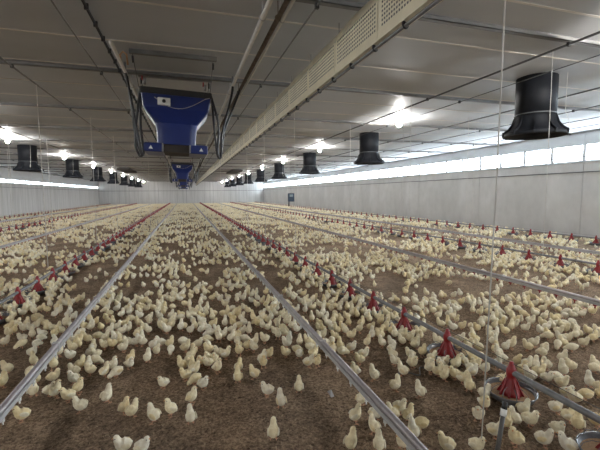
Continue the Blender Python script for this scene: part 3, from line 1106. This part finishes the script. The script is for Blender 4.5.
# observed chicks: foot pixel, facing (L, R, A away, T toward, combinations) and pose (s, u, p, r, g)
SEEN = '''
8,374,L,s 15,371,R,p 2,388,R,s 34,366,A,u 54,370,T,u 53,380,R,r 33.5,397,AR,u 55.5,398,R,u 75,376,L,s 80,370,R,s 91,375,L,g 74,384,L,g 78,394,R,u
113,371,R,u 117,377,L,p 81,412,L,s 107,403,AR,u 23,421,L,s 116,453,T,u 124,414,R,u 132,417,R,s 154,423,L,u 171.5,416,L,u 191.5,404,R,u 191,424,A,u 164,388,L,s
186,380,L,s 194,375,R,s 195.5,384,L,p 203,389,R,s 182,370,L,u 200.5,366,T,s 217.5,373,R,u 218,363,R,s 238,383,A,u 239,372,A,s 124,453,L,s 142,454,R,s 146,362,T,s
243,370,A,u 254.5,379,L,s 263.5,368,T,u 268,396,L,s 281,408,AL,u 299,393,A,u 273.5,440,A,u 308,367,R,s 317,367,R,u 355,377,L,u 355,423,R,u 351,451,AR,u
374,381,AL,u 361,376,L,s 403,376,L,s 395,391,R,s 420,398,AL,u 412,368,R,s 437,376,R,s 444,381,R,u 455,379,L,s 469,392,A,u 462,383,R,s 472,377,R,s 475,369,R,s
399,413,R,s 393,420,L,s 408,422,AR,u 421,430,L,p 413.5,439,AL,u 374,434,AL,u 379,452,A,u 403,449,L,s 447,452,L,s 476,452,R,s 361,405,A,s 478,407,T,u 478,421,T,s 375,420,R,s
485,374,R,u 496,381,R,s 522,375,R,u 517,366,T,s 530,368,L,s 535,370,A,s 538,377,R,s 546,383,R,s 563,376,AL,u 571,371,L,s 594,373,R,p 589,388,AL,u 561,388,R,s 566,398,R,s
573,398,A,p 578,404,R,u 599,392,R,s 484,399,R,s 484,409,T,s 484,420,T,r 555,413,R,s 568,422,R,s 577.5,431,A,u 514,407,R,u 523,415,R,s 515,425,AL,s 529,426,R,s 557,435,R,s
506,429,A,u 494,437,R,s 516,446,L,s 543,446,R,s 568,453,L,s 596,427,R,s
10,324,R,s 9,337,L,g 5,346,R,s 16,317,R,s 13,312,L,s 25,312,A,s 31,312,L,s 37,320,R,p 41,312,R,s 24,332,L,s 27,327,A,s 32.5,339,A,u 36,329,R,s 22,348,L,p 32,357,R,s 37,348,R,p
45,327,L,s 43,338,L,s 47,332,A,u 41,342,R,p 55,318,R,u 53,332,L,s 55,337,R,s 66,325,R,u 74,320,R,s 66,307,L,s 72,305,L,s 77,303,R,s 82,301,R,s 35,300,L,s 39,300,R,s
71,344,L,s 78,346,R,s 73,352,L,s 71,360,L,s 54,364,A,u 90,323,A,u 85,330,L,s 91,331,R,s 96,331,R,u 93,342,R,s 98,340,R,p 88,343,L,s 90,357,R,u 97,358,L,s 88,308,A,s
110,317,L,s 105,308,R,s 117,312,R,s 110,300,L,s 119,301,R,s 127,304,L,s 133,306,R,s 143,305,R,s 140,312,L,s 147,312,R,s 161,306,R,u 158,314,R,u 173,300,A,u 180,302,L,s
185,307,R,p 192,307,R,p 131,322,R,p 149,322,R,s 110,334,R,s 139,327,L,u 138,338,R,s 144,331,L,s 149.5,334,R,u 125,327,R,s 122,335,R,s 128,333,R,s 116,339,R,p 143,346,L,s
153,349,R,s 162,330,L,s 167,332,AR,u 171,329,R,s 181,321,L,p 182,331,R,s 195,330,A,u 192,314,L,s 172,347,L,u 174,352,R,s 185,352,R,s 147.5,363,AR,u 198,348,R,s 105,342,R,s
105,349,L,s 113,348,L,s 120,345,A,s 123,352,R,s
212,301,R,s 207,312,A,u 202,320,L,s 202,328,R,s 213,328,R,s 225,327,A,u 210,337,L,p 219,342,T,u 226,338,A,s 238,341,L,s 232,334,R,s 244,326,L,s 249,335,A,u 233,322,L,s 237,303,A,u
243,301,R,s 252,298,R,u 220,302,R,s 225,307,L,s 214,317,L,s 223,317,R,p 238,317,R,s 248,314,L,s 253,321,A,u 257,308,L,s 262,304,R,s 268,305,A,u 277,306,L,s 262,317,R,s 258,327,L,s
261,322,R,s 272,315,A,u 277,325,R,s 280,317,L,s 287,325,R,s 288,317,A,s 268,331,R,s 275,335,L,s 283,332,R,p 209,354,L,s 207,343,R,p 265,343,L,s 245,343,R,p 239,356,T,u 247,350,R,s
254,352,L,u 225,359,R,s 217,362,L,s 207,360,A,s 202,362,L,u 262,364,R,u 269,358,R,s 286,357,L,s 283,347,L,s 289,343,A,s 294,342,R,u 297,333,L,s
304,307,A,u 312.5,311,R,s 308,305,L,s 313,303,A,s 320,308,L,s 324,304,A,u 331,306,R,s 331,312,T,s 338,308,L,s 320,319,L,s 312,322,A,u 305,327,L,s 345,303,R,s 355,310,A,u 352,317,R,s
347,320,L,s 336,322,L,s 341,323,A,u 343,331,L,s 332,332,R,s 328,327,L,s 345,334,L,s 354,338,L,p 362,315,L,s 361,327,R,s 367,319,R,s 374,317,A,s 379,315,R,s 322,339,R,s 325,347,R,p
335,340,L,s 340,351,AL,u 351,352,R,s 367,347,R,u 377,346,R,s 372,339,A,u 380,336,R,s 387,327,R,p 388,322,A,s 363,359,R,s 308,345,L,s 313,348,L,s 303,357,L,u 313,357,AR,u 392,338,R,s
392,348,AL,s 393,359,L,s 398,343,R,s
422,337,L,s 416,312,R,p 405,305,L,s 425,307,L,u 433,303,R,p 441,299,A,s 443,311,R,p 433,314,L,s 438,319,R,s 448,327,A,u 452,320,R,s 461,305,R,s 468,302,A,s 460,297,L,u 473,308,R,s
487,310,L,s 496,312,A,u 488,315,R,s 481,326,R,s 489,323,L,u 495,325,R,p 477,332,L,s 472,340,A,s 478,342,R,s 493,345,R,s 490,340,L,u 479,352,L,s 495,353,R,s 415,349,R,s 422,357,R,u
433,362,R,s 445,363,R,s 405,363,AR,u 412,364,A,s 402,345,L,s 410,340,R,s 472,363,R,s 458,357,T,s
505,335,L,s 511,331,A,u 525,332,R,s 505,351,R,s 528,351,L,s 533,347,R,s 542,357,L,p 517,364,L,s 543,327,L,s 544,320,R,s 535,317,L,s 523,317,R,p 530,324,R,s 552,330,L,u 558,335,R,s
548,340,L,p 554,347,L,s 560,347,R,s 567,342,R,s 572,352,L,p 583,347,R,s 575,332,L,s 580,340,A,u 588,335,L,s 593,342,R,s 598,335,L,s 563,330,L,s 557,321,L,p 572,326,R,p 540,305,L,s
533,300,L,s 543,298,R,s 552,303,A,s 560,307,R,s 567,305,L,s 575,303,R,p 567,315,L,p 573,317,L,r 583,317,R,p 592,315,R,s 596,310,A,u 510,300,R,p 507,310,L,s 517,312,R,p 510,317,L,s
515,324,R,s 502,363,L,s'''.split()
POSE = {'s': 'standing', 'u': 'upright', 'p': 'pecking', 'r': 'resting', 'g': 'glancing'}
# facing as heading of local +x in the world
VIEW = math.atan2(FW[1], FW[0])
HEAD = {'A': VIEW, 'L': VIEW + math.pi / 2, 'R': VIEW - math.pi / 2, 'T': VIEW + math.pi, 'AL': VIEW + math.pi / 5, 'AR': VIEW - math.pi / 5}
WORD = {'A': 'facing away', 'L': 'facing left', 'R': 'facing right', 'T': 'facing the camera', 'AL': 'facing away leftward', 'AR': 'facing away rightward'}
chicks = []
for s_ in SEEN:
    a, b, d, p = s_.split(',')
    q = floor_at(float(a), float(b))
    if math.hypot(q[0], q[1]) > 9:
        continue
    if p == 's' and random.random() < .10:
        p = 'g'
    # local ray direction so that left/right hold away from the image centre
    ray = math.atan2(q[1], q[0])
    chicks.append([math.hypot(q[0], q[1]), q[0], q[1], d, POSE[p], HEAD[d] - VIEW + ray + (random.uniform(-.85, .85) if d in 'LR' else random.uniform(-.4, .4))])
# chicks gathered round the nearest pans, heads toward the feed
for fx, fy in [q for q in FEEDERS if abs(abs(q[0]) - 2.2) < .1 and 2.4 < q[1] < 9]:
    for q in range(9):
        a_ = q * .7 + random.uniform(-.25, .25)
        if random.random() < .75:
            x, y = fx + .19 * math.cos(a_), fy + .19 * math.sin(a_)
            hd = a_ + math.pi + random.uniform(-.7, .7)
            k_ = (hd - math.atan2(y, x)) % (2 * math.pi)
            d = 'A' if k_ < .8 or k_ > 5.5 else ('L' if k_ < 2.35 else ('T' if k_ < 3.95 else 'R'))
            chicks.append([math.hypot(x, y), x, y, d, POSE[random.choice('sspgu')], hd])
# neighbours in the dense clusters
base = [c for c in chicks if c[0] > 3.1]
for c in base:
    for rep in range(2):
        if random.random() < .5:
            a_, r_ = random.uniform(0, 6.283), random.uniform(.075, .17)
            x, y = c[1] + r_ * math.cos(a_), c[2] + r_ * math.sin(a_)
            d = random.choice('ALRLRT')
            p = random.choice('sssuugp')
            chicks.append([math.hypot(x, y), x, y, d, POSE[p], HEAD[d] - VIEW + math.atan2(y, x) + random.uniform(-.6, .6)])
chicks.sort()
# keep them out of the pans and apart
for c in chicks:
    for fx, fy in FEEDERS[:30]:
        dd = math.hypot(c[1] - fx, c[2] - fy)
        if dd < .185:
            c[1], c[2] = fx + (c[1] - fx) * .185 / dd, fy + (c[2] - fy) * .185 / dd
kept = []
for c in chicks:
    if all((c[1] - k[1]) ** 2 + (c[2] - k[2]) ** 2 > .063 ** 2 for k in kept):
        kept.append(c)
chicks = kept


def zone(x):
    if x < -2.2:
        return 'beyond the left feeder line'
    if x < -1.1:
        return 'between left drinker pipe and feeder line'
    if x < 1.1:
        return 'in the aisle between drinker pipes'
    if x < 2.2:
        return 'between right drinker pipe and feeder line'
    return 'beyond the front right feeder line'


zc = {}
PARTS_N = 130
seen_near = []
extra = []
for i, (d, x, y, fc, pose, hd) in enumerate(chicks):
    if i >= 300:
        extra.append((x, y, hd, pose))
        continue
    zn = zone(x)
    zc[zn] = zc.get(zn, 0) + 1
    lab = '%s pale yellow chick %s, %s nearest %s' % (pose, WORD[fc], ordinal(zc[zn]), zn)
    s = random.uniform(.86, .97)
    D = CH[pose]
    if i < PARTS_N:
        e = link('chick', D['body'], None, (x, y, 0.0), hd)
        link('beak', D['beak'], e)
        for m_ in D['eyes']:
            link('eye', m_, e)
        for m_ in D['wings']:
            link('wing', m_, e)
        if pose != 'resting':
            for m_ in D['legs']:
                link('leg', m_, e)
    else:
        e = link('chick', D['full'], None, (x, y, 0.0), hd)
    e.scale = (s, s, s)
    tag(e, lab, 'chick', 'yellow chicks on the litter')

# the rest of the flock, one mesh
LOD = []
for nseg, pick in ((8, None), (6, (0, 2, 3, 4, 6, 7, 9)), (5, (0, 2, 3, 5, 7, 9))):
    row = []
    for pose in ('standing', 'upright', 'pecking', 'glancing', 'standing', 'resting'):
        sp = SPINES[pose]
        if pick:
            sp = [sp[k] for k in pick]
        m_ = chick_body(MB(), sp, nseg, 1, 0.0)
        if nseg == 8 and pose != 'resting':
            for s_ in (-1, 1):
                m_.tube([(0, s_ * .017, .03), (.004, s_ * .018, 0)], .0045, 3, 1, caps=False)
        row.append(m_)
    LOD.append(row)
c = .105
gx, gy = np.meshgrid(np.arange(XL + .25, XR - .25, c), np.arange(-1.5, YF - .4, c))
gx = gx.ravel() + RNG.uniform(-.03, .03, gx.size)
gy = gy.ravel() + RNG.uniform(-.03, .03, gy.size)
dens = .40 * vnoise(gx, gy, .9, 21) + .60 * vnoise(gx, gy, .33, 22)
line = np.zeros_like(gx)
for (x, _, _) in FL:
    line += np.exp(-((gx - x) / .35) ** 2) * .10
for (x, _) in DR:
    line += np.exp(-((gx - x) / .30) ** 2) * .06
p = np.clip((dens + line - .39) * 1.9, 0.03, .7)
zc_ = gx * FW[0] + gy * FW[1] + (0 - CAM_H) * FW[2]
safe = np.where(zc_ > .15, zc_, .15)
px = 300 + FPX * (gx * RT[0] + gy * RT[1] - CAM_H * RT[2]) / safe
py = 225 - FPX * (gx * UP[0] + gy * UP[1] - CAM_H * UP[2]) / safe
manual = (zc_ > .15) & (py > 297) & (px > -8) & (px < 608)
infront = (zc_ > .3) & (px > -260) & (px < 860)
fill = manual & (py < 334) & (RNG.random(gx.size) < np.clip((dens + .12 - .37) * 1.5, 0, .5))
for k_ in chicks:
    fill &= (gx - k_[1]) ** 2 + (gy - k_[2]) ** 2 > .085 ** 2
keep = ((RNG.random(gx.size) < p) & ~manual | fill) & infront & (gy > 1.0)
near_foot = (gy < 1.7) & (np.abs(gx) < 1.1)
keep &= ~near_foot
for (x, y) in FEEDERS[:80]:
    keep &= (gx - x) ** 2 + (gy - y) ** 2 > .15 ** 2
gx, gy = gx[keep], gy[keep]
dist = np.hypot(gx, gy)
allv, allf, allm, off = [], [], [], 0
ang = RNG.uniform(0, 2 * math.pi, gx.size)
scl = RNG.uniform(.80, .94, gx.size)
pid = RNG.choice(6, gx.size, p=[.34, .2, .14, .1, .12, .1])
items = [(gx, gy, ang, scl, pid, dist)]
cache = [[(np.array(m_.v), np.array([f_ for f_ in m_.f if len(f_) == 4]), [f_ for f_ in m_.f if len(f_) != 4],
           np.array([mm for f_, mm in zip(m_.f, m_.m) if len(f_) == 4])) for m_ in row] for row in LOD]
QV, QF, QM = [], [], []
off = 0


def put(V, F, Mi, X, Y, A, S):
    # V (n,3) for k instances
    global off
    k = len(X)
    ca, sa = np.cos(A)[:, None] * S[:, None], np.sin(A)[:, None] * S[:, None]
    P = np.empty((k, len(V), 3))
    P[:, :, 0] = X[:, None] + V[None, :, 0] * ca - V[None, :, 1] * sa
    P[:, :, 1] = Y[:, None] + V[None, :, 0] * sa + V[None, :, 1] * ca
    P[:, :, 2] = V[None, :, 2] * S[:, None]
    QV.append(P.reshape(-1, 3))
    QF.append((F[None] + (off + np.arange(k) * len(V))[:, None, None]).reshape(-1, 4))
    QM.append(np.tile(Mi, k))
    off += k * len(V)


for li, (d0, d1) in enumerate(((0, 11), (11, 24), (24, 200))):
    for pi in range(6):
        sel = (pid == pi) & (dist >= d0) & (dist < d1)
        if sel.any():
            V, F, _, Mi = cache[li][pi]
            put(V, F, Mi, gx[sel], gy[sel], ang[sel], scl[sel])
names = ['standing', 'upright', 'pecking', 'glancing', 'standing', 'resting']
for pi, pn in enumerate(names):
    ex = [e for e in extra if e[3] == pn] if pi != 4 else []
    if ex:
        V, F, _, Mi = cache[0][pi]
        put(V, F, Mi, np.array([e[0] for e in ex]), np.array([e[1] for e in ex]), np.array([e[2] for e in ex]), np.full(len(ex), .92))
QV, QF, QM = np.concatenate(QV), np.concatenate(QF), np.concatenate(QM)
me = bpy.data.meshes.new('chick_flock')
me.vertices.add(len(QV))
me.vertices.foreach_set('co', QV.ravel())
me.loops.add(QF.size)
me.loops.foreach_set('vertex_index', QF.ravel().astype(np.int32))
me.polygons.add(len(QF))
me.polygons.foreach_set('loop_start', np.arange(len(QF), dtype=np.int32) * 4)
me.materials.append(MT['chick'])
me.materials.append(MT['legs'])
me.polygons.foreach_set('material_index', QM.astype(np.int32))
me.polygons.foreach_set('use_smooth', np.ones(len(QF), dtype=bool))
me.update(calc_edges=True)
fl = tag(link('chick_flock', me), 'dense crowd of pale yellow chicks covering the litter toward the far wall', 'chicks')
fl['kind'] = 'stuff'
print('flock', len(gx), 'quads', len(QF), 'near', len(chicks))

# wood shavings in the foreground litter
N = 26000
sx = RNG.uniform(-4.2, 5.0, N)
sy = .8 + 7.5 * RNG.random(N) ** 1.5
a = RNG.uniform(0, 2 * math.pi, N)
ln = RNG.uniform(.004, .013, N)
wd = RNG.uniform(.002, .005, N)
tz = RNG.uniform(-.006, .006, N)
ca, sa = np.cos(a), np.sin(a)
zz = RNG.uniform(-.004, .006, N)
V = np.empty((N, 4, 3))
for k, (u, v) in enumerate(((-1, -1), (1, -1), (1, 1), (-1, 1))):
    V[:, k, 0] = sx + u * ln * ca - v * wd * sa
    V[:, k, 1] = sy + u * ln * sa + v * wd * ca
    V[:, k, 2] = zz + u * tz + v * .001
me = bpy.data.meshes.new('wood_shavings')
me.vertices.add(N * 4)
me.vertices.foreach_set('co', V.ravel())
me.loops.add(N * 4)
me.loops.foreach_set('vertex_index', np.arange(N * 4, dtype=np.int32))
me.polygons.add(N)
me.polygons.foreach_set('loop_start', np.arange(N, dtype=np.int32) * 4)
me.materials.append(MT['shaving'])
me.update(calc_edges=True)
o = tag(link('wood_shavings', me), 'loose brown wood shavings strewn over the litter floor', 'shavings')
o['kind'] = 'stuff'
